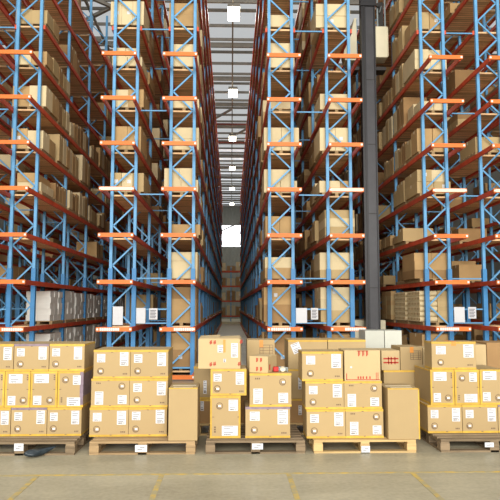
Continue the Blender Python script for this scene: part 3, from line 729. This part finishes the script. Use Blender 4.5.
# --- second row cartons
YG = 8.56; ZQ = [ZB, zrow(399, YG), zrow(369.3, YG), zrow(340, YG)]
G6 = 'cartons on the second row of pallets'
def side_label(u, v):
    def f(r, h, H, dep): label_part(r, u*h, H*(v-.18), u*h+.045, H*(v+.22))
    return f
def tilt_label(r, h, H, dep): label_part(r, -h+.05, H*.55, -h+.17, H*.9, rot=math.radians(-22))
def grid(r, h, H, dep):
    b = MB(); x0, x1, z0, z1 = -h*.1, h*.85, H*.45, H*.82
    for k in range(5): z = z0+(z1-z0)*k/4; b.box(x0, x1, -.0015, -.0002, z, z+.006, 'dark_ink')
    for k in range(5):
        x = x0+(x1-x0)*k/4
        if k != 2: b.box(x, x+.006, -.0015, -.0002, z0, z1, 'dark_ink')
    b.build('printed_grid', r)
    b = MB(); b.box(-.02, .03, -.002, 0, H*.75, H, 'brown_tape'); b.build('tape', r)
carton('bottom carton seen in the gap left of the middle pallet, white label', 197, 232, 0, 0, YG, .5, None, 'tape', wts='t', m='card3', grp=G6, zb=ZB, zt=ZQ[1], extra=side_label(-.8, .7))
carton('second carton up, behind the left column of the middle pallet', 193.5, 232.5, 0, 0, YG, .5, None, 'tape', wts='tb', grp=G6, zb=ZQ[1], zt=zrow(366.5, YG), extra=side_label(-.5, .35))
carton('bottom carton behind the middle pallet, hardly visible between its columns', 240, 282, 0, 0, YG, .5, None, None, m='card3', grp=G6, zb=ZB, zt=ZQ[1])
carton('middle carton behind the middle pallet, under the printed-grid carton', 241, 281, 0, 0, YG, .5, None, None, m='card3', grp=G6, zb=ZQ[1], zt=ZQ[2])
carton('carton with printed grid standing behind the small red-printed carton', 247, 275, 0, 0, YG, .45, None, None, grp=G6, zb=ZQ[2], zt=ZQ[3], extra=grid)
for k, (n, zt_) in enumerate((('bottom', 1), ('middle', 2), ('top', 3))):
    ex = tilt_label if k == 2 else side_label(-.50, .5)
    carton('%s left carton behind the stack right of centre%s' % (n, ', tilted white label' if k == 2 else ', upright label'), 288.3, 328, 0, 0, YG, .6, None, 'tape', wts='t', grp=G6, zb=ZQ[k], zt=ZQ[k+1], m='front_card' if k else 'card3', extra=ex)
    carton('%s right carton behind the stack right of centre' % n, 328.4, 366.5, 0, 0, YG, .6, None, 'tape', wts='t', grp=G6, zb=ZQ[k], zt=ZQ[k+1])
def stripes(r, h, H, dep):
    b = MB()
    for z in (H*.35, H*.55): b.box(-h*.8, h*.85, -.0015, -.0002, z, z+.02, 'red_ink')
    for x in (-.3, 0, .4): b.box(h*x, h*x+.015, -.0015, -.0002, H*.3, H*.68, 'red_ink')
    b.build('red_print', r)
zz1, zz2 = zrow(370.7, YG), zrow(350.8, YG)
carton('bottom carton behind the tall plain carton on the right', 382, 423, 0, 0, YG, .55, None, None, grp=G6, zb=ZB, zt=zrow(400, YG), m='card3')
carton('yellow-taped carton behind the tall plain carton, below the printed ones', 384, 421, 0, 0, YG, .55, None, 'tape', wts='t', grp=G6, zb=zrow(400, YG), zt=zz1)
carton('small carton with red stripes behind the plain tall carton on the right', 382, 400.6, 0, 0, YG, .5, None, None, m='front_pale', grp=G6, zb=zz1, zt=zz2, extra=stripes)
carton('carton with grid print and amber tape left of the rightmost stack', 401, 423.4, 0, 0, YG, .5, None, None, grp=G6, zb=zz1, zt=zrow(347.2, YG), extra=grid)
carton('narrow plain carton beside the grid-printed one, left of rightmost stack', 423.8, 431, 0, 0, YG, .4, None, None, m='front_pale', grp=G6, zb=zz1, zt=zrow(348, YG))
carton('low wide carton under the narrow plain carton, behind rightmost stack', 423.8, 458, 0, 0, YG+.02, .5, None, None, m='card4', grp=G6, zb=ZB, zt=zz1)
for k in range(3):
    zt_ = (ZQ[1], ZQ[2], zrow(345, YG))[k]; n = ('bottom', 'middle', 'top')[k]
    carton('%s plain carton behind the crowning carton of the rightmost stack' % n, 475, 487.6, 0, 0, YG, .5, None, None, grp=G6, zb=ZQ[k], zt=zt_, m='front_pale')
    zt_ = (ZQ[1], ZQ[2], zrow(343, YG))[k]
    carton('%s brown carton behind the rightmost stack at the photo edge' % n, 488, 520, 0, 0, YG, .5, None, None, grp=G6, zb=ZQ[k], zt=zt_, m='card3' if k else 'front_card')
# white wrapped cartons further back
YW = 9.8
pallet(at(360, 420, YW-.05).x, at(408, 420, YW-.05).x, YW-.05, YW+.8, 'wood', 'pallet behind the second row, under the pale wrapped cartons')
zw = [ZB, .55, .95, at(385, 330.5, YW).z]
for k in range(3):
    for s in (0, 1):
        carton('%s %s pale greenish wrapped carton standing behind the second row' % (('bottom', 'middle', 'top')[k], ('left', 'right')[s]), (366, 385.7)[s], (385.3, 403)[s], 0, 400, YW, .5, None, None, m='glass_wrap', grp='pale wrapped cartons', zb=zw[k], zt=zw[k+1], name='wrapped_carton')

# ---------------------------------------------------------------- tags on the front pallets
for p0, p1, q0, q1, lb in ((14, 23.5, 443.5, 451, 'leftmost pallet'), (135, 147, 445, 452, 'pallet second from left'), (252, 263, 443.5, 449.5, 'middle pallet'), (361.5, 370, 446, 452.5, 'pale pallet right of centre'), (485, 493.8, 442.5, 447.2, 'right edge pallet')):
    a = at(p0, q1, Y0-.012); c = at(p1, q0, Y0-.012)
    r = tag(empty('pallet_tag', ((a.x+c.x)/2, Y0-.012, a.z)), 'white paper tag stuck on the front of the '+lb, 'tag', 'white tags on the pallets')
    h = (c.x-a.x)/2; H = c.z-a.z
    b = MB(); b.box(-h, h, 0, .006, 0, H, 'label'); b.build('paper', r)
    b = MB(); b.box(-h*.6, h*.2, -.001, 0, H*.3, H*.4, 'ink'); b.box(-h*.2, h*.6, -.001, 0, H*.6, H*.7, 'ink'); b.build('printed_lines', r)
# ---------------------------------------------------------------- dark plastic bundle under the left pallet
def bundle():
    pts = [(24.5, 453, .02), (28, 450.5, .045), (33, 449, .055), (38, 447, .055), (43, 445, .045), (49, 443, .03), (54, 442, .015)]
    b = MB(); k = b.slot('navy'); n = 14; rings = []
    for i, (px, py, rd) in enumerate(pts):
        c = at(px, py, Y0-.14+.02*i); c.z = max(c.z, rd*.8+.004); idx = []
        if i > 3: c.y = Y0-.05+.03*(i-3)
        c.z = min(c.z, max(.1-rd, rd*.8))
        for j in range(n):
            a = 2*math.pi*j/n; rr = rd*(1+.22*math.sin(3*a+i*1.7)+.1*math.sin(5*a-i))
            idx.append(len(b.v)); b.v.append((c.x+.012*math.sin(a+i), c.y+rr*1.2*math.cos(a), max(.002, c.z+rr*.8*math.sin(a))))
        rings.append(idx)
    for i in range(len(rings)-1):
        for j in range(n):
            b.f.append((rings[i][j], rings[i][(j+1) % n], rings[i+1][(j+1) % n], rings[i+1][j])); b.mi.append(k)
    b.f.append(tuple(rings[0])); b.mi.append(k); b.f.append(tuple(rings[-1][::-1])); b.mi.append(k)
    o = b.build('plastic_bundle'); s = o.modifiers.new('s', 'SUBSURF'); s.levels = 1; s.render_levels = 1
    for p in o.data.polygons: p.use_smooth = True
    tag(o, 'crumpled dark blue plastic bundle poking out under the leftmost pallet', 'bundle')
bundle()
